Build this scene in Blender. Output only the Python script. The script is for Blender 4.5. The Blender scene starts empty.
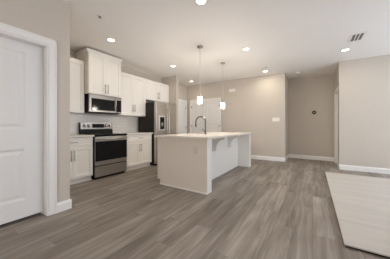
import bpy, bmesh, math, random
from mathutils import Vector, Matrix
random.seed(4)
C = bpy.context.scene.collection
sc = bpy.context.scene

# ------------------------------------------------------------------ camera, world, light, exposure
CAM_H = 1.104; YAW = 0.565; F_PX = 185.6; HORIZON = 125.93
cam_d = bpy.data.cameras.new('camera'); cam = bpy.data.objects.new('camera', cam_d); C.objects.link(cam)
cam.location = (0, 0, CAM_H)
cam.rotation_euler = (math.pi/2, 0, YAW - math.pi/2)
cam_d.sensor_width = 36.0; cam_d.lens = F_PX/390*36.0
cam_d.shift_y = (HORIZON - 129.5)/390.0
cam_d.clip_start = 0.02
sc.camera = cam
sc.view_settings.view_transform = 'Standard'; sc.view_settings.look = 'None'
sc.view_settings.gamma = 1.0; sc.view_settings.use_curve_mapping = False
sc.view_settings.exposure = -0.08
sc.cycles.use_denoising = True
sc.cycles.max_bounces = 10; sc.cycles.diffuse_bounces = 7
sc.cycles.sample_clamp_indirect = 6.0

w = bpy.data.worlds.new('sky'); sc.world = w; w.use_nodes = True
bg = w.node_tree.nodes['Background']; bg.inputs[0].default_value = (0.67, 0.715, 0.97, 1); bg.inputs[1].default_value = 4.1

def area(name, loc, rot, sx, sy, power, col, spread=math.pi, shape='RECTANGLE'):
    l = bpy.data.lights.new(name, 'AREA'); l.shape = shape; l.size = sx
    if shape == 'RECTANGLE': l.size_y = sy
    l.energy = power; l.color = col; l.spread = spread
    o = bpy.data.objects.new(name, l); C.objects.link(o); o.location = loc; o.rotation_euler = rot
    return o
# daylight entering through the windows of the side wall, plus an added fill behind the camera
area('daylight_side', (3.9, -3.72, 1.45), (math.pi/2, 0, 0), 3.3, 1.5, 86, (0.78, 0.93, 1.0))
area('fill_behind', (-2.32, 0.2, 1.25), (0, -math.pi/2, 0), 2.1, 2.2, 33, (1.0, 0.90, 0.52))  # unseen warm fill added at the patio door, tint and power fitted
AISLE_W = 2.8; ROOM_W = 6.2; LAMP_COL = (1.0, 0.92, 0.74); BULB_W = 32.0

# ------------------------------------------------------------------ materials
def mat(name, col, rough=0.5, metal=0.0, noise=0.0, nscale=40, bump=0.0, bscale=200, emit=None, estr=0, spec=0.5, coat=0.0, stretch=None):
    m = bpy.data.materials.new(name); m.use_nodes = True; nt = m.node_tree; b = nt.nodes['Principled BSDF']
    b.inputs['Base Color'].default_value = (*col, 1); b.inputs['Roughness'].default_value = rough
    b.inputs['Metallic'].default_value = metal; b.inputs['Specular IOR Level'].default_value = spec
    b.inputs['Coat Weight'].default_value = coat
    tc = nt.nodes.new('ShaderNodeTexCoord'); mp = nt.nodes.new('ShaderNodeMapping')
    nt.links.new(tc.outputs['Object'], mp.inputs[0])
    if stretch: mp.inputs['Scale'].default_value = stretch
    if noise > 0:
        n = nt.nodes.new('ShaderNodeTexNoise'); n.inputs['Scale'].default_value = nscale; n.inputs['Detail'].default_value = 4
        nt.links.new(mp.outputs[0], n.inputs['Vector'])
        mx = nt.nodes.new('ShaderNodeMix'); mx.data_type = 'RGBA'
        mx.inputs[6].default_value = (*[c*(1-noise) for c in col], 1); mx.inputs[7].default_value = (*[min(1, c*(1+noise)) for c in col], 1)
        nt.links.new(n.outputs['Fac'], mx.inputs[0]); nt.links.new(mx.outputs[2], b.inputs['Base Color'])
    if bump > 0:
        n2 = nt.nodes.new('ShaderNodeTexNoise'); n2.inputs['Scale'].default_value = bscale
        nt.links.new(mp.outputs[0], n2.inputs['Vector'])
        bp = nt.nodes.new('ShaderNodeBump'); bp.inputs['Strength'].default_value = bump; bp.inputs['Distance'].default_value = 0.002
        nt.links.new(n2.outputs['Fac'], bp.inputs['Height']); nt.links.new(bp.outputs[0], b.inputs['Normal'])
    if emit:
        b.inputs['Emission Color'].default_value = (*emit, 1); b.inputs['Emission Strength'].default_value = estr
    return m
def s2l(r, g, b): return tuple((c/255/12.92 if c/255 <= 0.04045 else ((c/255+0.055)/1.055)**2.4) for c in (r, g, b))

M = {}
M['wall'] = mat('greige_paint', s2l(204, 195, 184), 0.85, noise=0.015, nscale=3, bump=0.15, bscale=300, spec=0.2)
M['ceiling'] = mat('ceiling_paint', s2l(245, 243, 240), 0.95, noise=0.01, nscale=3, bump=0.15, bscale=250, spec=0.1)
M['trim'] = mat('white_semigloss_trim', s2l(238, 236, 233), 0.35, noise=0.01, nscale=8)
M['door'] = mat('white_door_paint', s2l(234, 232, 229), 0.4, noise=0.01, nscale=8)
M['cabinet'] = mat('white_cabinet_lacquer', s2l(240, 236, 230), 0.35, noise=0.01, nscale=6)
M['island_paint'] = mat('shaded_island_white', s2l(227, 217, 203), 0.7, noise=0.015, nscale=4, bump=0.1)  # same white as the back panel, kitchen shade mixed into the colour
M['quartz'] = mat('cream_quartz', s2l(226, 219, 208), 0.22, noise=0.05, nscale=60)
M['steel'] = mat('brushed_stainless', (0.50, 0.475, 0.445), 0.30, 0.95, noise=0.10, nscale=30, stretch=(0.3, 0.3, 12))
M['satin_rod'] = mat('satin_pale_metal', (0.72, 0.70, 0.67), 0.45, 0.6, noise=0.03, nscale=20)
M['dimmed_steel'] = mat('dimmed_brushed_stainless', (0.25, 0.235, 0.22), 0.33, 0.95, noise=0.2, nscale=18, stretch=(6, 0.3, 0.3))  # same stainless, colour darkened to hold down reflected glare
M['chrome'] = mat('brushed_nickel', (0.48, 0.46, 0.44), 0.27, 1.0, noise=0.04, nscale=40)
M['faucet'] = mat('gunmetal_nickel', (0.15, 0.14, 0.135), 0.30, 1.0, noise=0.05, nscale=40)
M['blackglass'] = mat('black_glass', (0.012, 0.012, 0.013), 0.10, noise=0.1, nscale=5, spec=0.15)
M['black'] = mat('black_enamel', (0.012, 0.011, 0.011), 0.4, noise=0.2, nscale=20, spec=0.15)
M['charcoal'] = mat('charcoal_appliance_side', (0.026, 0.021, 0.019), 0.5, noise=0.15, nscale=60, bump=0.2, spec=0.25)
M['white_plastic'] = mat('white_plastic', s2l(240, 236, 230), 0.4, noise=0.01, nscale=10)
M['taupe_plastic'] = mat('taupe_plastic', s2l(214, 206, 195), 0.4, noise=0.01, nscale=10)
M['gap_shade'] = mat('gap_shade', (0.03, 0.028, 0.026), 0.9, noise=0.1, nscale=10)
M['grille_dark'] = mat('duct_grey', (0.20, 0.19, 0.185), 0.8, noise=0.1, nscale=20)
M['lens'] = mat('glowing_lens', (1, 0.95, 0.88), 0.5, noise=0.01, nscale=5, emit=(1.0, 0.93, 0.82), estr=7)
def shade_mat():
    # frosted glass: lets part of the bulb's light straight through and glows with the rest
    m = mat('opal_glass_shade', (0.95, 0.93, 0.90), 0.3, noise=0.01, nscale=5, emit=(1.0, 0.95, 0.90), estr=5.0)
    nt = m.node_tree; tr = nt.nodes.new('ShaderNodeBsdfTransparent'); mx = nt.nodes.new('ShaderNodeMixShader'); mx.inputs[0].default_value = 0.4
    nt.links.new(tr.outputs[0], mx.inputs[1]); nt.links.new(nt.nodes['Principled BSDF'].outputs[0], mx.inputs[2]); nt.links.new(mx.outputs[0], nt.nodes['Material Output'].inputs[0])
    return m
M['shade'] = shade_mat()
M['rug_edge_shade'] = mat('rug_shadow_black', (0.02, 0.018, 0.016), 0.95, noise=0.2, nscale=200)  # black for the shadow along the rug's near edge
M['display'] = mat('thermostat_glyph', (0.7, 0.7, 0.7), 0.3, noise=0.02, nscale=20, emit=(0.8, 0.9, 0.85), estr=0.6)

def floor_mat():
    m = bpy.data.materials.new('grey_oak_planks'); m.use_nodes = True; nt = m.node_tree; L = nt.links.new; b = nt.nodes['Principled BSDF']
    N = nt.nodes.new
    tc = N('ShaderNodeTexCoord'); sep = N('ShaderNodeSeparateXYZ'); L(tc.outputs['Object'], sep.inputs[0])
    def math_(op, a, bb=None):
        n = N('ShaderNodeMath'); n.operation = op
        for i, v in enumerate((a, bb)):
            if v is None: continue
            if isinstance(v, (int, float)): n.inputs[i].default_value = v
            else: L(v, n.inputs[i])
        return n.outputs[0]
    PW, PL = 0.182, 1.22
    ry = math_('DIVIDE', sep.outputs[1], PW); row = math_('FLOOR', ry); fy = math_('FRACT', ry)
    wn = N('ShaderNodeTexWhiteNoise'); wn.noise_dimensions = '1D'; L(row, wn.inputs['W'])
    rx = math_('ADD', math_('DIVIDE', sep.outputs[0], PL), wn.outputs['Value']); col = math_('FLOOR', rx); fx = math_('FRACT', rx)
    cb = N('ShaderNodeCombineXYZ'); L(row, cb.inputs[0]); L(col, cb.inputs[1])
    wn2 = N('ShaderNodeTexWhiteNoise'); wn2.noise_dimensions = '3D'; L(cb.outputs[0], wn2.inputs['Vector'])
    # grain, shifted from plank to plank
    gx = math_('ADD', math_('MULTIPLY', sep.outputs[0], 1.5), math_('MULTIPLY', wn2.outputs['Value'], 37.0))
    gy = math_('ADD', math_('MULTIPLY', sep.outputs[1], 21.0), math_('MULTIPLY', wn2.outputs['Value'], 11.0))
    gv = N('ShaderNodeCombineXYZ'); L(gx, gv.inputs[0]); L(gy, gv.inputs[1])
    g = N('ShaderNodeTexNoise'); g.inputs['Scale'].default_value = 1.0; g.inputs['Detail'].default_value = 8; g.inputs['Roughness'].default_value = 0.58; g.inputs['Distortion'].default_value = 0.6
    L(gv.outputs[0], g.inputs['Vector'])
    gv2 = N('ShaderNodeCombineXYZ'); L(math_('MULTIPLY', gx, 0.6), gv2.inputs[0]); L(math_('MULTIPLY', gy, 0.21), gv2.inputs[1])
    g2 = N('ShaderNodeTexNoise'); g2.inputs['Scale'].default_value = 1.3; g2.inputs['Detail'].default_value = 2
    L(gv2.outputs[0], g2.inputs['Vector'])
    t = math_('ADD', math_('ADD', math_('MULTIPLY', wn2.outputs['Value'], 0.16), math_('MULTIPLY', g.outputs['Fac'], 0.66)), math_('MULTIPLY', g2.outputs['Fac'], 0.48))
    ramp = N('ShaderNodeValToRGB'); e = ramp.color_ramp.elements
    e[0].position = 0.36; e[0].color = (*s2l(96, 86, 78), 1); e[1].position = 0.95; e[1].color = (*s2l(184, 174, 165), 1)
    mid = e.new(0.64); mid.color = (*s2l(138, 128, 119), 1)
    L(t, ramp.inputs[0])
    # thin bevel lines between planks
    ey = math_('MINIMUM', fy, math_('SUBTRACT', 1.0, fy)); ex = math_('MINIMUM', fx, math_('SUBTRACT', 1.0, fx))
    sy = math_('LESS_THAN', math_('MULTIPLY', ey, PW), 0.0016); sx = math_('LESS_THAN', math_('MULTIPLY', ex, PL), 0.0016)
    seam = math_('MAXIMUM', sy, sx)
    mx = N('ShaderNodeMix'); mx.data_type = 'RGBA'; L(math_('MULTIPLY', seam, 0.55), mx.inputs[0]); L(ramp.outputs[0], mx.inputs[6]); mx.inputs[7].default_value = (*s2l(92, 80, 70), 1)
    L(mx.outputs[2], b.inputs['Base Color'])
    b.inputs['Roughness'].default_value = 0.5; b.inputs['Specular IOR Level'].default_value = 0.4
    bp = N('ShaderNodeBump'); bp.inputs['Strength'].default_value = 0.12; bp.inputs['Distance'].default_value = 0.003
    L(g.outputs['Fac'], bp.inputs['Height']); L(bp.outputs[0], b.inputs['Normal'])
    return m
M['floor'] = floor_mat()

def tile_mat():
    m = bpy.data.materials.new('white_subway_tile'); m.use_nodes = True; nt = m.node_tree; L = nt.links.new; b = nt.nodes['Principled BSDF']
    tc = nt.nodes.new('ShaderNodeTexCoord'); mp = nt.nodes.new('ShaderNodeMapping'); mp.inputs['Rotation'].default_value = (math.pi/2, 0, 0)
    br = nt.nodes.new('ShaderNodeTexBrick'); br.inputs['Scale'].default_value = 1.0; br.inputs['Brick Width'].default_value = 0.152; br.inputs['Row Height'].default_value = 0.076
    br.inputs['Mortar Size'].default_value = 0.002; br.inputs['Color1'].default_value = (*s2l(230, 226, 221), 1); br.inputs['Color2'].default_value = (*s2l(226, 222, 217), 1)
    br.inputs['Mortar'].default_value = (*s2l(208, 204, 198), 1)
    L(tc.outputs['Object'], mp.inputs[0]); L(mp.outputs[0], br.inputs['Vector']); L(br.outputs['Color'], b.inputs['Base Color'])
    b.inputs['Roughness'].default_value = 0.2
    return m
M['tile'] = tile_mat()

def rug_mat():
    m = bpy.data.materials.new('pale_striped_rug'); m.use_nodes = True; nt = m.node_tree; L = nt.links.new; b = nt.nodes['Principled BSDF']
    tc = nt.nodes.new('ShaderNodeTexCoord'); mp = nt.nodes.new('ShaderNodeMapping'); mp.inputs['Scale'].default_value = (4.0, 0.25, 1)
    n = nt.nodes.new('ShaderNodeTexNoise'); n.inputs['Scale'].default_value = 1.6; n.inputs['Detail'].default_value = 5; n.inputs['Roughness'].default_value = 0.6
    r = nt.nodes.new('ShaderNodeValToRGB'); r.color_ramp.elements[0].position = 0.32; r.color_ramp.elements[0].color = (*s2l(194, 188, 182), 1)
    r.color_ramp.elements[1].position = 0.66; r.color_ramp.elements[1].color = (*s2l(206, 199, 190), 1)
    L(tc.outputs['Object'], mp.inputs[0]); L(mp.outputs[0], n.inputs['Vector']); L(n.outputs['Fac'], r.inputs[0]); L(r.outputs[0], b.inputs['Base Color'])
    n2 = nt.nodes.new('ShaderNodeTexNoise'); n2.inputs['Scale'].default_value = 260; L(tc.outputs['Object'], n2.inputs['Vector'])
    bp = nt.nodes.new('ShaderNodeBump'); bp.inputs['Strength'].default_value = 0.5; bp.inputs['Distance'].default_value = 0.004; L(n2.outputs['Fac'], bp.inputs['Height']); L(bp.outputs[0], b.inputs['Normal'])
    b.inputs['Roughness'].default_value = 0.95; b.inputs['Specular IOR Level'].default_value = 0.1
    return m
M['rug'] = rug_mat()
def glass_mat():
    m = bpy.data.materials.new('window_glass'); m.use_nodes = True; nt = m.node_tree; L = nt.links.new
    out = nt.nodes['Material Output']; gl = nt.nodes.new('ShaderNodeBsdfGlossy'); gl.inputs['Roughness'].default_value = 0.02
    tr = nt.nodes.new('ShaderNodeBsdfTransparent'); mx = nt.nodes.new('ShaderNodeMixShader'); mx.inputs[0].default_value = 0.06
    L(tr.outputs[0], mx.inputs[1]); L(gl.outputs[0], mx.inputs[2]); L(mx.outputs[0], out.inputs[0])
    return m
M['glass'] = glass_mat()

# ------------------------------------------------------------------ mesh helpers
class MB:
    """collects shapes in world coordinates, links them as ONE mesh object"""
    def __init__(s): s.bm = bmesh.new()
    def box(s, x0, x1, y0, y1, z0, z1, bev=0.0, seg=2):
        r = bmesh.ops.create_cube(s.bm, size=1.0); vs = r['verts']
        for v in vs:
            v.co = Vector(((x0+x1)/2 + v.co.x*(x1-x0), (y0+y1)/2 + v.co.y*(y1-y0), (z0+z1)/2 + v.co.z*(z1-z0)))
        if bev > 0:
            es = list({e for v in vs for e in v.link_edges})
            bmesh.ops.bevel(s.bm, geom=es, offset=bev, segments=seg, profile=0.6, affect='EDGES', clamp_overlap=True)
        return s
    def prism(s, pts, axis, a, b, bev=0.0):
        """outline pts in the two other axes (order xyz without axis), extruded from a to b"""
        def mk(p, t):
            if axis == 'x': return Vector((t, p[0], p[1]))
            if axis == 'y': return Vector((p[0], t, p[1]))
            return Vector((p[0], p[1], t))
        v0 = [s.bm.verts.new(mk(p, a)) for p in pts]; v1 = [s.bm.verts.new(mk(p, b)) for p in pts]
        fs = [s.bm.faces.new(v0), s.bm.faces.new(v1[::-1])]
        n = len(pts)
        for i in range(n): fs.append(s.bm.faces.new((v0[i], v1[i], v1[(i+1) % n], v0[(i+1) % n])))
        bmesh.ops.recalc_face_normals(s.bm, faces=fs)
        if bev > 0:
            es = [e for e in {e for f in fs for e in f.edges} if e.calc_face_angle(0) > 0.6]
            bmesh.ops.bevel(s.bm, geom=es, offset=bev, segments=2, affect='EDGES', clamp_overlap=True)
        return s
    def lathe(s, prof, centre, axis='z', n=28):
        """profile of (radius, height) turned about an axis through centre"""
        rings = []
        for r, hh in prof:
            ring = []
            for k in range(n):
                a = 2*math.pi*k/n; p = (r*math.cos(a), r*math.sin(a))
                if axis == 'z': q = (p[0], p[1], hh)
                elif axis == 'y': q = (p[0], hh, p[1])
                else: q = (hh, p[0], p[1])
                ring.append(s.bm.verts.new(Vector(centre) + Vector(q)))
            rings.append(ring)
        fs = []
        for i in range(len(rings)-1):
            for k in range(n):
                fs.append(s.bm.faces.new((rings[i][k], rings[i][(k+1) % n], rings[i+1][(k+1) % n], rings[i+1][k])))
        if prof[0][0] > 1e-6: fs.append(s.bm.faces.new(rings[0]))
        if prof[-1][0] > 1e-6: fs.append(s.bm.faces.new(rings[-1][::-1]))
        for f in fs: f.smooth = True
        bmesh.ops.recalc_face_normals(s.bm, faces=fs)
        return s
    def tube(s, pts, r, n=12):
        pts = [Vector(p) for p in pts]; rings = []; prev = None
        for i, p in enumerate(pts):
            t = (pts[min(i+1, len(pts)-1)] - pts[max(i-1, 0)]).normalized()
            if prev is None:
                u = t.orthogonal().normalized()
            else:
                u = (prev - t*prev.dot(t)).normalized()
            prev = u; v = t.cross(u); rr = r[i] if isinstance(r, (list, tuple)) else r
            rings.append([s.bm.verts.new(p + (u*math.cos(2*math.pi*k/n) + v*math.sin(2*math.pi*k/n))*rr) for k in range(n)])
        fs = []
        for i in range(len(rings)-1):
            for k in range(n): fs.append(s.bm.faces.new((rings[i][k], rings[i][(k+1) % n], rings[i+1][(k+1) % n], rings[i+1][k])))
        fs.append(s.bm.faces.new(rings[0][::-1])); fs.append(s.bm.faces.new(rings[-1]))
        for f in fs[:-2]: f.smooth = True
        bmesh.ops.recalc_face_normals(s.bm, faces=fs)
        return s
    def panelled(s, u0, u1, z0, z1, holes, T, fmap, mould=0.018, depth=0.009, raised=0.0):
        """a leaf of thickness T with recessed panels; fmap(u, n, z) -> world; n = 0 is the front face"""
        def bx(a, b, c, d, n0, n1):
            vs = [s.bm.verts.new(Vector(fmap(u, n, z))) for u in (a, b) for n in (n0, n1) for z in (c, d)]
            q = [(0,1,3,2),(4,6,7,5),(0,4,5,1),(2,3,7,6),(0,2,6,4),(1,5,7,3)]
            fs = [s.bm.faces.new([vs[i] for i in f]) for f in q]; bmesh.ops.recalc_face_normals(s.bm, faces=fs)
        holes = sorted(holes, key=lambda h_: h_[2]); hu0, hu1 = holes[0][0], holes[0][1]
        bx(u0, hu0, z0, z1, 0, -T); bx(hu1, u1, z0, z1, 0, -T)
        zs = [z0] + [z for h_ in holes for z in (h_[2], h_[3])] + [z1]
        for i in range(0, len(zs), 2): bx(hu0, hu1, zs[i], zs[i+1], 0, -T)
        for a, b, c, d in holes:
            def ring(off, n): return [s.bm.verts.new(Vector(fmap(u, n, z))) for u, z in ((a+off, c+off), (b-off, c+off), (b-off, d-off), (a+off, d-off))]
            loops = [ring(0, 0), ring(mould, -depth)]
            if raised > 0: loops += [ring(mould+0.012, -depth), ring(mould+0.012+raised, -depth*0.35)]
            fs = []
            for p, q in zip(loops, loops[1:]):
                for k in range(4): fs.append(s.bm.faces.new((p[k], p[(k+1) % 4], q[(k+1) % 4], q[k])))
            fs.append(s.bm.faces.new(loops[-1]))
            bx(a, b, c, d, -depth-0.002, -T)
            fr = Vector(fmap(0, 1, 0)) - Vector(fmap(0, 0, 0))
            for f in fs:
                f.normal_update()
                if f.normal.dot(fr) < 0: f.normal_flip()
        return s
    def build(s, name, m, parent=None, kind=None, smooth=False, label=None):
        me = bpy.data.meshes.new(name)
        o = bpy.data.objects.new(name, me); C.objects.link(o)
        if parent is None:
            if kind is None:                      # a thing that is one mesh: origin at its base
                xs = [v.co for v in s.bm.verts]
                org = Vector(((min(v.x for v in xs)+max(v.x for v in xs))/2, (min(v.y for v in xs)+max(v.y for v in xs))/2, min(v.z for v in xs)))
            else: org = Vector((0, 0, 0))
            o.location = org
        else:
            o.parent = parent; org = wloc(parent)
        bmesh.ops.translate(s.bm, verts=s.bm.verts[:], vec=-org)
        s.bm.to_mesh(me); s.bm.free(); me.materials.append(m)
        if kind: o['kind'] = kind
        if label: o['label'] = label
        return o
def wloc(o):
    v = Vector(o.location)
    while o.parent: o = o.parent; v = v + Vector(o.location)
    return v
def tag(o, label, cat, group=None):
    o['label'] = label; o['category'] = cat
    if group: o['group'] = group
    return o
def thing(name, label, cat, loc, group=None):
    o = bpy.data.objects.new(name, None); o.empty_display_size = 0.1; C.objects.link(o); o.location = loc
    return tag(o, label, cat, group)
def struct_root(name, loc):
    o = bpy.data.objects.new(name, None); C.objects.link(o); o.location = loc; o['kind'] = 'structure'; return o
def copy_thing(src, delta, label):
    c = src.copy(); C.objects.link(c); c.location = Vector(src.location) + Vector(delta); c['label'] = label
    def kids(o, n):
        for ch in list(o.children):
            k = ch.copy(); C.objects.link(k); k.parent = n; kids(ch, k)
    kids(src, c)
    return c

# ------------------------------------------------------------------ the shell
CEIL = 2.743
YD = 2.746            # wall with the near door
XE = 1.202            # where that wall ends
YK = 4.38             # kitchen wall
XB = 6.31             # back wall
XH = 7.2              # end of hallway
YHL, YHR = 0.72, -0.568
XR = 5.975            # wall on the right
YS = -3.6; XW = -2.2  # unseen walls, with the windows
STR = 'structure'
MB().box(XW-.15, XH+.15, YS-.15, YK+.15, -0.1, 0).build('floor', M['floor'], kind=STR)
MB().box(XW-.15, XH+.15, YS-.15, YK+.15, CEIL, CEIL+0.1).build('ceiling', M['ceiling'], kind=STR)
# near door wall with its opening (X 0.13 .. 0.966)
DX0, DX1, DZ = 0.13, 0.966, 2.095
b = MB(); b.box(XW, DX0, YD, YD+.15, 0, CEIL); b.box(DX1, XE, YD, YD+.15, 0, CEIL); b.box(DX0, DX1, YD, YD+.15, DZ, CEIL)
b.box(XE-.12, XE, YD+.15, YK, 0, CEIL)
b.build('wall_left', M['wall'], kind=STR)
MB().box(XE-.12, XB, YK, YK+.15, 0, CEIL).build('wall_kitchen', M['wall'], kind=STR)
MB().box(4.755, 4.88, 3.742, YK, 0, CEIL).build('wall_refrigerator_end', M['wall'], kind=STR)
MB().box(XB, XB+.15, YHL, YK+.15, 0, CEIL).box(XB+.15, XH, YHL, YHL+.12, 0, CEIL).build('wall_back', M['wall'], kind=STR)
MB().box(XH, XH+.15, YHR-.12, YHL+.12, 0, CEIL).build('wall_hallway', M['wall'], kind=STR)
# right wall and its return into the hallway, with the door opening there
HX0, HX1, HZ = 6.12, 6.88, 2.06
b = MB(); b.box(XR, XR+.15, YS, YHR-.12, 0, CEIL); b.box(XR, HX0, YHR-.12, YHR, 0, CEIL); b.box(HX1, XH, YHR-.12, YHR, 0, CEIL); b.box(HX0, HX1, YHR-.12, YHR, HZ, CEIL)
b.build('wall_right', M['wall'], kind=STR)
# unseen walls with window openings
WX = [(2.25, 3.85), (3.95, 5.55)]; WZ0, WZ1 = 0.7, 2.2
b = MB(); b.box(XW, WX[0][0], YS-.15, YS, 0, CEIL); b.box(WX[0][1], WX[1][0], YS-.15, YS, 0, CEIL); b.box(WX[1][1], XR+.15, YS-.15, YS, 0, CEIL)
for a0, a1 in WX: b.box(a0, a1, YS-.15, YS, 0, WZ0); b.box(a0, a1, YS-.15, YS, WZ1, CEIL)
b.build('wall_side', M['wall'], kind=STR)
PY0, PY1, PZ = -0.9, 1.3, 2.2
b = MB(); b.box(XW-.15, XW, YS, PY0, 0, CEIL); b.box(XW-.15, XW, PY1, YD+.15, 0, CEIL); b.box(XW-.15, XW, PY0, PY1, PZ, CEIL)
b.build('wall_behind', M['wall'], kind=STR)
for i, (a0, a1) in enumerate(WX):
    r = struct_root('window_%d' % (i+1), ((a0+a1)/2, YS-.08, WZ0))
    b = MB(); t = 0.05
    b.box(a0, a0+t, YS-.12, YS-.04, WZ0, WZ1); b.box(a1-t, a1, YS-.12, YS-.04, WZ0, WZ1); b.box(a0+t, a1-t, YS-.12, YS-.04, WZ0, WZ0+t); b.box(a0+t, a1-t, YS-.12, YS-.04, WZ1-t, WZ1)
    b.box(a0+t, a1-t, YS-.11, YS-.05, 1.43, 1.47); b.build('window_frame', M['trim'], r)
    MB().box(a0+t, a1-t, YS-.083, YS-.077, WZ0+t, WZ1-t).build('pane', M['glass'], r)
r = struct_root('door_4', (XW-.08, (PY0+PY1)/2, 0)); b = MB(); t = 0.06
b.box(XW-.12, XW-.04, PY0, PY0+t, 0, PZ); b.box(XW-.12, XW-.04, PY1-t, PY1, 0, PZ); b.box(XW-.12, XW-.04, PY0+t, PY1-t, PZ-t, PZ); b.box(XW-.12, XW-.04, PY0+t, PY1-t, 0, .08)
b.box(XW-.12, XW-.04, .17, .23, .08, PZ-t); b.build('door_frame', M['trim'], r)
MB().box(XW-.083, XW-.077, PY0+t, PY1-t, .08, PZ-t).build('pane', M['glass'], r)

# baseboards
BH = 0.125; BT = 0.016
def base_profile(b, axis, fixed, sgn, a0, a1):
    """board on a wall plane: axis along which it runs; sgn = side it stands out to"""
    pr = [(0, 0), (sgn*BT, 0), (sgn*BT, BH-.03), (sgn*BT*.55, BH-.012), (sgn*BT*.4, BH), (0, BH)]
    b.prism([(fixed+p[0], p[1]) for p in pr], axis, a0, a1)
CW = 0.083   # casing width
b = MB(); base_profile(b, 'x', YD, -1, DX1+CW-.008, XE+BT); base_profile(b, 'y', XE, 1, YD+.0005, 3.75); b.build('baseboard_left', M['trim'], kind=STR)
b = MB(); base_profile(b, 'y', XB, -1, YHL-BT, 2.83); base_profile(b, 'x', YHL, -1, XB-BT, XH); b.build('baseboard_back', M['trim'], kind=STR)
b = MB(); base_profile(b, 'y', XH, -1, YHR, YHL); b.build('baseboard_hallway', M['trim'], kind=STR)
b = MB(); base_profile(b, 'y', XR, -1, YS, YHR+BT); base_profile(b, 'x', YHR, 1, XR-BT, HX0-CW); base_profile(b, 'x', YHR, 1, HX1+CW, XH); b.build('baseboard_right', M['trim'], kind=STR)
b = MB(); base_profile(b, 'x', YS, 1, XW, XR); b.build('baseboard_side', M['trim'], kind=STR)

# ------------------------------------------------------------------ doors of the room
def casing(b, axis, plane, sgn, u0, u1, ztop, w_=CW, t=0.02):
    """flat stock with an eased back band round an opening u0..u1"""
    def bx(a, c, z0, z1, tt):
        if axis == 'x': b.box(a, c, min(plane, plane+sgn*tt), max(plane, plane+sgn*tt), z0, z1, 0.003)
        else: b.box(min(plane, plane+sgn*tt), max(plane, plane+sgn*tt), a, c, z0, z1, 0.003)
    bx(u0-w_, u0, 0, ztop+w_, t*.7); bx(u1, u1+w_, 0, ztop+w_, t*.7); bx(u0-.001, u1+.001, ztop, ztop+w_, t*.7)
    bx(u0-w_, u0-w_+.02, 0, ztop+w_, t); bx(u1+w_-.02, u1+w_, 0, ztop+w_, t); bx(u0-w_, u1+w_, ztop+w_-.02, ztop+w_, t)
# near left door
r = struct_root('door_1', ((DX0+DX1)/2, YD+.09, 0))
b = MB(); casing(b, 'x', YD, -1, DX0, DX1-.002, DZ); b.build('casing', M['trim'], r)
b = MB(); b.box(DX1-.018, DX1, YD-.002, YD+.15, 0, DZ); b.box(DX0, DX0+.018, YD-.002, YD+.15, 0, DZ); b.box(DX0+.018, DX1-.018, YD-.002, YD+.15, DZ-.018, DZ)
b.box(DX1-.03, DX1-.018, YD+.135, YD+.15, 0, DZ-.018); b.build('jamb', M['trim'], r)
LY = YD+.098
b = MB(); b.panelled(DX0+.021, DX1-.021, .036, DZ-.021, [(DX0+.16, .775, .245, .838), (DX0+.16, .775, 1.065, 1.965)], .036, lambda u, n, z: (u, LY-n, z), mould=.022, depth=.011, raised=.03)
b.build('door_leaf', M['door'], r)
b = MB(); b.lathe([(.026, 0), (.026, -.01), (.012, -.014), (.011, -.035), (.026, -.045), (.029, -.06), (.022, -.072), (0, -.074)], (DX0+.085, LY, .96), 'y'); b.build('door_knob', M['chrome'], r)
MB().box(DX0, DX1, YD+.165, YD+.17, 0, .3).build('door_gap_shade', M['gap_shade'], r)  # dark sheet painted in for the unlit gap under the door
# single door on the kitchen wall past the refrigerator
def hinge(parent, cx, cy, cz, ax):
    b = MB(); b.lathe([(.007, -.045), (.007, .045)], (cx, cy, cz), 'z', 10)
    if ax == 'x': b.box(cx-.016, cx+.016, cy-.001, cy+.004, cz-.045, cz+.045)
    else: b.box(cx-.001, cx+.004, cy-.016, cy+.016, cz-.045, cz+.045)
    b.build('hinge', M['chrome'], parent)
K0, K1 = 5.42, 6.18
r = struct_root('door_2', ((K0+K1)/2, YK-.01, 0))
b = MB(); casing(b, 'x', YK, -1, K0, K1, 2.06, t=.032); b.build('casing', M['trim'], r)
b = MB(); b.panelled(K0+.003, K1-.003, .012, 2.057, [(K0+.11, K1-.11, .2, .85), (K0+.11, K1-.11, 1.06, 1.95)], .013, lambda u, n, z: (u, YK-.014-n, z), mould=.024, depth=.010, raised=.03)
b.build('door_leaf', M['door'], r)
hinge(r, K1-.002, YK-.022, 1.83, 'x'); hinge(r, K1-.002, YK-.022, 1.05, 'x'); hinge(r, K1-.002, YK-.022, .25, 'x')
# double closet door in the back wall
E0, E1 = 2.925, 4.15; EM = (E0+E1)/2
r = struct_root('door_3', (XB-.01, EM, 0))
b = MB(); casing(b, 'y', XB, -1, E0, E1, 2.075, t=.032); b.build('casing', M['trim'], r)
for a0, a1 in ((E0+.003, EM-.0015), (EM+.0015, E1-.003)):
    b = MB(); b.panelled(a0, a1, .012, 2.072, [(a0+.10, a1-.10, .2, .88), (a0+.10, a1-.10, 1.1, 1.96)], .013, lambda u, n, z: (XB-.014-n, u, z), mould=.024, depth=.010, raised=.03)
    b.build('door_leaf', M['door'], r)
for yy in (E0+.002, E1-.002):
    for zz in (1.86, 1.1, .25): hinge(r, XB-.022, yy, zz, 'y')
for yy in (EM-.05, EM+.05):
    b = MB(); b.lathe([(.022, 0), (.022, -.006), (.009, -.01), (.009, -.03), (.024, -.04), (.02, -.056), (0, -.058)], (XB-.014, yy, .95), 'x', 18); b.build('door_knob', M['chrome'], r)
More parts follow.
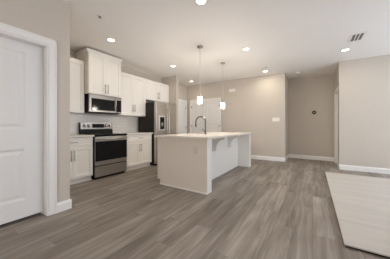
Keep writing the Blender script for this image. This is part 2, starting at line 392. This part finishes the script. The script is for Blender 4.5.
# door in the hallway return
r = struct_root('door_5', ((HX0+HX1)/2, YHR-.05, 0))
b = MB(); casing(b, 'x', YHR, 1, HX0, HX1, HZ); b.build('casing', M['trim'], r)
b = MB(); b.box(HX0, HX0+.015, YHR-.12, YHR, 0, HZ); b.box(HX1-.015, HX1, YHR-.12, YHR, 0, HZ); b.box(HX0+.015, HX1-.015, YHR-.12, YHR, HZ-.015, HZ); b.build('jamb', M['trim'], r)
b = MB(); b.panelled(HX0+.018, HX1-.018, .012, HZ-.018, [(HX0+.13, HX1-.13, .2, .85), (HX0+.13, HX1-.13, 1.06, 1.94)], .035, lambda u, n, z: (u, YHR-.06+n, z), depth=.009, raised=.03)
b.build('door_leaf', M['door'], r)

# tiled backsplash
MB().box(XE, 3.72, YK-.008, YK, .90, 1.42).build('wall_backsplash', M['tile'], kind=STR)

# ------------------------------------------------------------------ kitchen cabinets
FY = 3.752      # face of base cabinet doors
def bar_pull(parent, c, length, vertical, out=(0, -1, 0)):
    """slim bar pull with two posts standing off the face at c"""
    b = MB(); ox, oy = out[0]*.03, out[1]*.03; hl = length/2
    d = Vector((0, 0, 1)) if vertical else Vector((1, 0, 0))
    cc = Vector(c); o = Vector((ox, oy, 0))
    b.tube([cc+o-d*hl, cc+o+d*hl], .0065, 10)
    for s in (-.72, .72): b.tube([cc+d*hl*s, cc+o+d*hl*s], .0055, 8)
    return b.build('handle', M['chrome'], parent)
def kdoor(parent, x0, x1, z0, z1, y, name='door', st=.06):
    b = MB(); b.panelled(x0, x1, z0, z1, [(x0+st, x1-st, z0+st, z1-st)], .02, lambda u, n, z: (u, y-n, z), mould=.010, depth=.010)
    return b.build(name, M['cabinet'], parent)
def base_cabinet(x0, x1, label, fill=None):
    r = thing('base_cabinet', label, 'cabinet', ((x0+x1)/2, 4.08, 0), 'base cabinets along the tiled wall')
    b = MB(); b.box(fill if fill else x0, x1, FY+.021, YK-.001, .10, .888); b.build('body', M['cabinet'], r)
    MB().box(fill if fill else x0, x1, 3.822, 3.838, 0, .10).build('toe_kick', M['cabinet'], r)
    m = (x0+x1)/2
    d = MB(); d.panelled(x0+.006, x1-.006, .715, .875, [(x0+.045, x1-.045, .752, .838)], .02, lambda u, n, z: (u, FY-n, z), mould=.008, depth=.006)
    dr = d.build('drawer', M['cabinet'], r); bar_pull(dr, (m, FY, .797), .16, False)
    for a0, a1, hx in ((x0+.006, m-.0015, m-.030), (m+.0015, x1-.006, m+.030)):
        dd = kdoor(r, a0, a1, .112, .703, FY); bar_pull(dd, (hx, FY, .55), .2, True)
    return r
base_cabinet(1.30, 2.068, 'white base cabinet left of the range, one drawer over two doors', fill=XE+.002)
base_cabinet(2.868, 3.690, 'white base cabinet between the range and the refrigerator')
CZ0, CZ1 = .889, .922
tag(MB().box(XE+.001, 2.074, 3.712, YK-.009, CZ0, CZ1, .004).build('countertop', M['quartz']), 'cream stone countertop left of the range', 'countertop', 'wall countertops')
tag(MB().box(2.862, 3.708, 3.712, YK-.009, CZ0, CZ1, .004).build('countertop', M['quartz']), 'cream stone countertop right of the range by the refrigerator', 'countertop', 'wall countertops')

UY = 4.038
def upper_cabinet(x0, x1, z0, z1, y, label, hz0, crown=True, lift=0.0):
    r = thing('wall_cabinet', label, 'cabinet', ((x0+x1)/2, YK, z0), 'upper cabinets')
    MB().box(x0, x1, y+.021, YK-.001, z0, z1).build('body', M['cabinet'], r)
    m = (x0+x1)/2
    for a0, a1, hx in ((x0+.004, m-.0015, m-.032), (m+.0015, x1-.004, m+.032)):
        dd = kdoor(r, a0, a1, z0+.006, z1-.012, y); bar_pull(dd, (hx, y, hz0), .2, True)
    if crown:
        # cornice: profile swept along the front with returned ends
        b = MB(); pr = [(0, 0), (-.008, 0), (-.011, .010), (-.024, .040), (-.032, .048), (-.032, .064), (0, .064)]
        rows = []
        for px_, pz in pr:
            rows.append([b.bm.verts.new(v) for v in ((x0+px_, YK-.001, z1+pz), (x0+px_, y+.02+px_, z1+pz), (x1-px_, y+.02+px_, z1+pz), (x1-px_, YK-.001, z1+pz))])
        fs = []
        for i in range(len(rows)):
            p, q = rows[i], rows[(i+1) % len(rows)]
            for k in range(3): fs.append(b.bm.faces.new((p[k], p[k+1], q[k+1], q[k])))
        bmesh.ops.recalc_face_normals(b.bm, faces=fs)
        b.box(x0, x1, y+.02, YK-.001, z1+.001, z1+.03)
        b.build('crown_moulding', M['cabinet'], r)
    else:
        MB().box(x0, x1, y+.012, YK-.001, z1+.0005, z1+.018, .003).build('top_trim', M['cabinet'], r)
    return r
upper_cabinet(1.28, 2.046, 1.376, 2.445, UY, 'white wall cabinet left of the microwave, partly behind the door wall', 1.53, crown=False)
upper_cabinet(2.05, 2.822, 1.785, 2.64, 3.893, 'tallest white wall cabinet, crowned with moulding, directly above the microwave', 1.92)
upper_cabinet(2.864, 3.738, 1.376, 2.445, UY, 'white two-door wall cabinet right of the microwave, above the right counter', 1.575, crown=False)
upper_cabinet(3.742, 4.750, 1.866, 2.445, UY, 'short white wall cabinet above the refrigerator', 2.03, crown=False)

# ------------------------------------------------------------------ microwave
r = thing('microwave', 'stainless over-the-range microwave with black window under the tallest cabinet', 'microwave', (2.47, 4.15, 1.395))
mx0, mx1, mz0, mz1, my = 2.083, 2.858, 1.395, 1.783, 3.942
MB().box(mx0, mx1, my+.03, YK-.010, mz0, mz1, .004).build('body', M['charcoal'], r)
MB().box(mx0+.01, mx1-.01, my-.0, my+.03, mz0-.0, mz0+.010, .002).build('vent_strip', M['black'], r)
dx1 = mx1-.155
d = MB().box(mx0, dx1, my-.012, my+.029, mz0+.012, mz1, .005).build('door', M['dimmed_steel'], r)
MB().box(mx0+.048, dx1-.030, my-.0155, my-.012, mz0+.050, mz1-.088, .001).build('window', M['blackglass'], d)
b = MB(); b.tube([(dx1-.012, my-.045, mz0+.06), (dx1-.012, my-.045, mz1-.05)], .011, 12); b.tube([(dx1-.012, my-.012, mz0+.09), (dx1-.012, my-.045, mz0+.09)], .008, 8); b.tube([(dx1-.012, my-.012, mz1-.08), (dx1-.012, my-.045, mz1-.08)], .008, 8)
b.build('handle', M['steel'], d)
cp = MB().box(dx1+.003, mx1, my-.012, my+.029, mz0+.012, mz1, .005).build('control_panel', M['dimmed_steel'], r)
MB().box(dx1+.022, mx1-.014, my-.0155, my-.012, mz0+.035, mz1-.075, .001).build('keypad', M['blackglass'], cp)

# ------------------------------------------------------------------ range
r = thing('range', 'stainless freestanding electric range with black glass oven door', 'oven', (2.468, 4.0, 0))
rx0, rx1 = 2.086, 2.850; ry = 3.712
MB().box(rx0, rx1, ry+.032, 4.362, .03, .885, .003).build('body', M['black'], r)
MB().box(rx0+.03, rx1-.03, ry+.06, 4.3, 0, .03).build('plinth', M['black'], r)
ct = MB().box(rx0-.003, rx1+.003, ry-.006, 4.30, .886, .926, .006).build('cooktop', M['blackglass'], r)
for bx_, by_, br in ((2.28, 3.87, .105), (2.66, 3.87, .085), (2.28, 4.13, .075), (2.66, 4.13, .105)):
    MB().lathe([(br, .9262), (br, .9272), (br-.006, .9272), (br-.006, .9262)], (bx_, by_, 0), 'z', 32).build('burner_ring', M['grille_dark'], ct)
bgd = MB(); bgd.prism([(4.262, .926), (4.362, .926), (4.362, 1.15), (4.295, 1.15), (4.285, 1.02), (4.262, 1.01)], 'x', rx0+.004, rx1-.004, .004); bgd = bgd.build('backguard', M['black'], r)
cpn = MB(); cpn.prism([(4.281, 1.032), (4.2865, 1.032), (4.2965, 1.155), (4.362, 1.155), (4.362, 1.180), (4.288, 1.180)], 'x', rx0, rx1, .003); cpn = cpn.build('control_panel', M['dimmed_steel'], r)
def on_panel(z): return 4.281 + (z-1.032)*(0.007/.148)
for kx in (rx0+.075, rx0+.175, rx1-.175, rx1-.075):
    MB().lathe([(.034, 0), (.034, -.006), (.025, -.010), (.023, -.032), (.018, -.036), (0, -.036)], (kx, on_panel(1.105)+.001, 1.105), 'y', 22).build('knob', M['chrome'], cpn)
MB().box(rx0+.26, rx1-.22, on_panel(1.105)-.011, on_panel(1.105)+.004, 1.062, 1.150, .002).build('display', M['blackglass'], cpn)
d = MB().box(rx0+.003, rx1-.003, ry, ry+.03, .285, .878, .005).build('oven_door', M['steel'], r)
g = MB().box(rx0+.006, rx1-.006, ry-.006, ry, .375, .785, .002).build('oven_glass', M['blackglass'], d)
b = MB(); b.tube([(rx0+.03, ry-.052, .83), (rx1-.03, ry-.052, .83)], .014, 14)
for hx in (rx0+.06, rx1-.06): b.tube([(hx, ry, .83), (hx, ry-.052, .83)], .011, 10)
b.build('handle', M['steel'], d)
MB().box(rx0+.003, rx1-.003, ry, ry+.03, .055, .262, .005).build('storage_drawer', M['steel'], r)

# ------------------------------------------------------------------ refrigerator
r = thing('refrigerator', 'stainless refrigerator with dark side and water dispenser in its left door', 'refrigerator', (4.13, 4.0, 0))
fx0, fx1 = 3.722, 4.612; fy = 3.62
MB().box(fx0, fx1, fy+.085, 4.34, .03, 1.765, .006).build('body', M['charcoal'], r)
MB().box(fx0+.02, fx1-.02, fy+.10, 4.30, 0, .03).build('base_grille', M['black'], r)
fm = (fx0+fx1)/2
for k, (a0, a1, hx) in enumerate(((fx0, fm-.004, fm-.04), (fm+.004, fx1, fm+.04))):
    d = MB().box(a0, a1, fy, fy+.078, .06, 1.783, .010).build('door', M['steel'], r)
    b = MB(); b.tube([(hx, fy-.02, .5), (hx, fy-.055, .54), (hx, fy-.058, 1.0), (hx, fy-.055, 1.56), (hx, fy-.02, 1.6)], .013, 12)
    b.tube([(hx, fy+.002, .5), (hx, fy-.022, .5)], .013, 12); b.tube([(hx, fy+.002, 1.6), (hx, fy-.022, 1.6)], .013, 12)
    b.build('handle', M['steel'], d)
    if k == 0:
        b = MB(); b.box(3.825, 4.07, fy-.006, fy, .98, 1.40, .003); b.build('dispenser_surround', M['satin_rod'], d)
        b = MB(); b.box(3.87, 4.045, fy-.0095, fy-.006, 1.01, 1.355, .001); b.build('dispenser', M['blackglass'], d)
        b = MB(); b.box(3.92, 3.99, fy-.018, fy-.0095, 1.10, 1.20, .003); b.build('dispenser_paddle', M['chrome'], d)

# ------------------------------------------------------------------ island
IX0, IX1, IY0, IY1 = 2.62, 5.10, 1.425, 2.512; IP = 1.739; IT = .889
r = thing('kitchen_island', 'long kitchen island with shade-toned white end, white knee wall and bracketed overhang', 'island', (3.86, 1.94, 0))
MB().prism([(IY0+.012, 0), (2.442, 0), (2.442, .10), (IY1, .10), (IY1, IT), (IY0+.012, IT)], 'x', IX0, IX0+.145).build('end_panel', M['island_paint'], r, label='white end panel with warm shade in its colour')
MB().box(IX0-.004, IX0+.149, IY0, IY0+.0115, 0, IT, .002).build('wing_trim', M['cabinet'], r)
MB().box(IX0+.146, IX0+.150, IY0+.012, IP-.001, 0, IT).build('wing_lining', M['cabinet'], r)
MB().box(IX0-.013, IX0-.0005, IY0+.002, 2.442, 0, .026, .004).build('shoe_moulding', M['trim'], r)
MB().box(IX0+.151, 4.949, IP, IP+.012, 0, IT).build('back_panel', M['cabinet'], r)
MB().box(4.95, IX1, IY0, IP+.012, 0, IT, .002).build('far_wing', M['cabinet'], r)
b = MB(); b.box(IX0+.146, IX1, IP+.013, IY1-.022, .10, .68); b.box(IX0+.146, 3.20, IP+.013, IY1-.022, .68, IT-.001); b.box(3.98, IX1, IP+.013, IY1-.022, .68, IT-.001); b.box(3.20, 3.98, IP+.013, 2.06, .68, IT-.001); b.box(3.20, 3.98, 2.46, IY1-.022, .68, IT-.001); b.box(IX0+.146, IX1, IP+.013, 2.43, 0, .10); b.build('cabinet_body', M['cabinet'], r)
# doors on the working side
n = 5; wd = (IX1-IX0-.15)/n
for k in range(n):
    a0 = IX0+.148+k*wd
    b = MB(); b.panelled(a0+.003, a0+wd-.003, .112, .875, [(a0+.063, a0+wd-.063, .172, .815)], .02, lambda u, n_, z: (u, IY1+n_, z), mould=.01, depth=.01)
    d = b.build('door', M['cabinet'], r); bar_pull(d, (a0+wd-.035 if k % 2 == 0 else a0+.035, IY1, .70), .18, True, (0, 1, 0))
# curved brackets under the overhang
def corbel(x0, x1):
    pts = [(IP-.0005, IT-.001), (IP-.275, IT-.001), (IP-.275, IT-.045)]
    for k in range(0, 10):
        a = k/9*math.pi/2
        pts.append((IP-.255+.165*math.sin(a), IT-.055-.175*(1-math.cos(a))))
    pts += [(IP-.085, IT-.285), (IP-.075, IT-.295), (IP-.0005, IT-.295)]
    b = MB(); b.prism(pts, 'x', x0, x1, .003)
    b.build('corbel', M['cabinet'], r)
corbel(3.41, 3.48); corbel(4.215, 4.285)
o = MB().box(IX0-.006, IX0, 1.605, 1.680, .64, .76, .002).build('outlet_plate', M['taupe_plastic'], r)
b = MB()
for zc in (.680, .720): b.box(IX0-.008, IX0-.006, 1.626, 1.659, zc-.014, zc+.014, .001)
b.build('socket', M['taupe_plastic'], o)

# worktop with the sink cut out
SX0, SX1, SY0, SY1 = 3.22, 3.96, 2.08, 2.44; TX0, TX1, TY0, TY1 = 2.585, 5.135, 1.395, 2.565; TZ0, TZ1 = .890, .924
b = MB(); bm = b.bm
xs, ys = [TX0, SX0, SX1, TX1], [TY0, SY0, SY1, TY1]; V = {}
for zi, z in enumerate((TZ0, TZ1)):
    for i, x in enumerate(xs):
        for j, y in enumerate(ys): V[i, j, zi] = bm.verts.new((x, y, z))
for i in range(3):
    for j in range(3):
        if i == 1 and j == 1: continue
        bm.faces.new((V[i,j,1], V[i+1,j,1], V[i+1,j+1,1], V[i,j+1,1])); bm.faces.new((V[i,j,0], V[i,j+1,0], V[i+1,j+1,0], V[i+1,j,0]))
for i in range(3):
    for j in (0, 3): bm.faces.new((V[i,j,0], V[i+1,j,0], V[i+1,j,1], V[i,j,1]))
    for j in (0, 3): bm.faces.new((V[j,i,0], V[j,i+1,0], V[j,i+1,1], V[j,i,1]))
for q in (((1,1),(2,1)), ((2,1),(2,2)), ((2,2),(1,2)), ((1,2),(1,1))):
    (a, c), (e_, f_) = q; bm.faces.new((V[a,c,0], V[e_,f_,0], V[e_,f_,1], V[a,c,1]))
bmesh.ops.recalc_face_normals(bm, faces=bm.faces[:])
tag(b.build('island_worktop', M['quartz']), 'long cream stone worktop overhanging the kitchen island', 'countertop')
b = MB(); t = .003
for q in ((SX0-.01, SX1+.01, SY0-.01, SY0, .70, TZ0-.001), (SX0-.01, SX1+.01, SY1, SY1+.01, .70, TZ0-.001), (SX0-.01, SX0, SY0, SY1, .70, TZ0-.001), (SX1, SX1+.01, SY0, SY1, .70, TZ0-.001), (SX0-.01, SX1+.01, SY0-.01, SY1+.01, .69, .70)): b.box(*q)
sk = thing('sink', 'stainless sink basin set into the island worktop', 'sink', ((SX0+SX1)/2, (SY0+SY1)/2, .69))
b.build('basin', M['steel'], sk)
MB().lathe([(.045, .7005), (.045, .704), (.03, .704), (.025, .7005)], (3.59, 2.26, 0), 'z', 20).build('drain', M['chrome'], sk)

# faucet
fx, fy_ = 3.585, 2.0
r = thing('faucet', 'dark metal gooseneck faucet standing on the island worktop', 'faucet', (fx, fy_, TZ1))
MB().lathe([(.030, 0), (.030, .008), (.022, .014), (.020, .07), (.017, .085), (.015, .09)], (fx, fy_, TZ1), 'z', 20).build('base', M['faucet'], r)
pts = [(fx, fy_, TZ1+.085), (fx, fy_, TZ1+.262)]
R = .125
for k in range(1, 15):
    a = math.pi*k/14*1.04
    pts.append((fx, fy_+R-R*math.cos(a), TZ1+.262+R*math.sin(a)))
b = MB(); b.tube(pts, .0145, 12); b.build('spout', M['faucet'], r)
e = Vector(pts[-1]); dn = (Vector(pts[-1])-Vector(pts[-2])).normalized()
b = MB(); b.tube([e, e+dn*.02, e+dn*.09], [.014, .018, .018], 12); b.build('spray_head', M['faucet'], r)
b = MB(); b.tube([(fx-.015, fy_, TZ1+.055), (fx-.045, fy_, TZ1+.06)], .012, 10); b.tube([(fx-.04, fy_, TZ1+.06), (fx-.07, fy_+.04, TZ1+.12)], [.008, .006], 10); b.build('lever', M['faucet'], r)

# ------------------------------------------------------------------ pendants
px_, py_ = 3.29, 1.963
pd = thing('pendant_light', 'glowing white cylinder pendant over the near end of the island', 'pendant light', (px_, py_, 1.562), 'pendants over the island')
MB().lathe([(.0, CEIL-.034), (.02, CEIL-.033), (.055, CEIL-.022), (.062, CEIL-.001)], (px_, py_, 0), 'z', 28).build('canopy', M['chrome'], pd)
MB().tube([(px_, py_, 1.75), (px_, py_, CEIL-.03)], .0055, 10).build('stem', M['satin_rod'], pd)
MB().lathe([(.0, 1.755), (.012, 1.755), (.016, 1.735), (.030, 1.715), (.030, 1.705)], (px_, py_, 0), 'z', 20).build('socket_cup', M['chrome'], pd)
b = MB(); b.lathe([(.02, 1.710), (.044, 1.708), (.050, 1.700), (.051, 1.572), (.046, 1.564), (.0, 1.562)], (px_, py_, 0), 'z', 28); b.build('lamp_shade', M['shade'], pd)
for qx, qy in ((px_, py_), (px_+1.18, py_+.014)):
    l = bpy.data.lights.new('pendant_bulb', 'POINT'); l.energy = BULB_W; l.color = (1.0, 0.92, 0.84); l.shadow_soft_size = .034
    o = bpy.data.objects.new('pendant_bulb', l); C.objects.link(o); o.location = (qx, qy, 1.637)
copy_thing(pd, (1.18, 0.014, 0), 'glowing white cylinder pendant over the far end of the island')

# ------------------------------------------------------------------ ceiling fittings
spots = [((2.10, 1.237), 'round recessed light at the top edge, nearest the camera over the open floor'),
         ((2.132, 3.249), 'round recessed light over the aisle in front of the range'),
         ((3.921, 1.199), 'round recessed light right of the two pendants, between them and the vents'),
         ((3.965, 3.226), 'round recessed light over the aisle in front of the refrigerator'),
         ((5.688, 3.758), 'small round recessed light beside the closet doors, left of the near pendant'),
         ((5.823, 1.195), 'round recessed light close to the back wall above the light switch'),
         ((5.117, -0.590), 'round recessed light close to the right wall beside the large ceiling vent')]
cl = None
for (x, y), lab in spots:
    if cl is None:
        cl = thing('recessed_light', lab, 'ceiling light', (x, y, CEIL-.008), 'recessed ceiling lights'); first = (x, y)
        MB().lathe([(.060, CEIL-.001), (.084, CEIL-.001), (.082, CEIL-.006), (.066, CEIL-.008), (.060, CEIL-.004)], (x, y, 0), 'z', 32).build('trim_ring', M['white_plastic'], cl)
        MB().lathe([(.0, CEIL-.001), (.0595, CEIL-.001), (.0595, CEIL-.004), (.0, CEIL-.005)], (x, y, 0), 'z', 32).build('lens', M['lens'], cl)
    else: copy_thing(cl, (x-first[0], y-first[1], 0), lab)
    a = area('downlight', (x, y, CEIL-.012), (0, 0, 0), .10, .10, AISLE_W if y > 3 else ROOM_W, LAMP_COL, spread=math.pi, shape='DISK')

def ceiling_vent(x0, x1, y0, y1, label, n):
    r = thing('ceiling_vent', label, 'vent', ((x0+x1)/2, (y0+y1)/2, CEIL-.012), 'ceiling vents')
    MB().box(x0+.012, x1-.012, y0+.012, y1-.012, CEIL-.003, CEIL-.001).build('duct_opening', M['grille_dark'], r)
    b = MB(); t = .034
    b.box(x0, x0+t, y0, y1, CEIL-.009, CEIL-.001, .002); b.box(x1-t, x1, y0, y1, CEIL-.009, CEIL-.001, .002); b.box(x0+t, x1-t, y0, y0+t, CEIL-.009, CEIL-.001, .002); b.box(x0+t, x1-t, y1-t, y1, CEIL-.009, CEIL-.001, .002)
    b.build('frame', M['white_plastic'], r)
    w_ = (y1-y0-2*t)/n
    for k in range(1, n):
        yc = y0+t+w_*k
        MB().prism([(yc-.009, CEIL-.003), (yc-.006, CEIL-.003), (yc+.009, CEIL-.010), (yc+.006, CEIL-.010)], 'x', x0+t, x1-t).build('slat', M['white_plastic'], r)
ceiling_vent(4.30, 4.68, -.80, -.58, 'white slatted vent in the ceiling above the rug', 3)
ceiling_vent(5.38, 5.56, 1.06, 1.25, 'small white slatted ceiling vent next to a recessed light near the back wall', 3)
r = thing('smoke_detector', 'round white smoke detector on the ceiling at the hallway mouth', 'smoke detector', (6.44, .376, CEIL-.04))
MB().lathe([(.07, CEIL-.001), (.07, CEIL-.012), (.062, CEIL-.016)], (6.44, .376, 0), 'z', 28).build('mount', M['white_plastic'], r)
MB().lathe([(.058, CEIL-.016), (.058, CEIL-.032), (.045, CEIL-.04), (0, CEIL-.042)], (6.44, .376, 0), 'z', 28).build('cover', M['white_plastic'], r)
r = thing('sprinkler_head', 'tiny grey sprinkler head on the ceiling near the door wall', 'sprinkler', (1.579, 2.678, CEIL-.03))
MB().lathe([(.036, CEIL-.001), (.034, CEIL-.005), (.015, CEIL-.008)], (1.579, 2.678, 0), 'z', 20).build('escutcheon', M['white_plastic'], r)
MB().lathe([(.012, CEIL-.008), (.009, CEIL-.022), (.018, CEIL-.026), (0, CEIL-.028)], (1.579, 2.678, 0), 'z', 16).build('nozzle', M['grille_dark'], r)

# ------------------------------------------------------------------ things on the walls
r = thing('light_switch', 'wide white multi-gang light switch on the back wall', 'light switch', (XB, .98, 1.25))
MB().box(XB-.006, XB-.0005, .875, 1.088, 1.245, 1.365, .002).build('plate', M['white_plastic'], r)
for k in range(4):
    yc = .905+k*.051
    MB().box(XB-.010, XB-.006, yc-.016, yc+.016, 1.272, 1.338, .0015).build('rocker', M['white_plastic'], r)
r = thing('door_chime', 'small white chime box high on the back wall right of the closet', 'door chime', (XB, 2.42, 2.33))
MB().box(XB-.045, XB-.0005, 2.295, 2.535, 2.315, 2.425, .008).build('cover', M['white_plastic'], r)
MB().box(XB-.050, XB-.045, 2.33, 2.50, 2.33, 2.34, .001).build('grille', M['white_plastic'], r)
tx, ty, tz = XH, -.037, 1.543
r = thing('thermostat', 'small round black thermostat on the hallway end wall', 'thermostat', (tx, ty, tz-.05))
MB().lathe([(.054, -.0005), (.056, -.012), (.054, -.028)], (tx, ty, tz), 'x', 28).build('ring', M['black'], r)
MB().lathe([(.050, -.028), (.048, -.0295), (0, -.0300)], (tx, ty, tz), 'x', 28).build('screen', M['blackglass'], r)
MB().box(tx-.0315, tx-.030, ty-.006, ty+.006, tz-.018, tz+.018).build('readout', M['display'], r)

# ------------------------------------------------------------------ rug
r = thing('area_rug', 'large pale beige area rug with faint stripes on the grey plank floor', 'rug', (3.74, -1.45, 0))
MB().box(2.168, 5.30, -2.70, -.255, 0.0005, .016).build('rug_edge_shade', M['rug_edge_shade'], r, label='black slab for the shadow at the rug edge')  # black slab added as the shadow under the near edge
MB().box(2.158, 5.312, -2.71, -.245, .0162, .030, .005).build('pile', M['rug'], r)
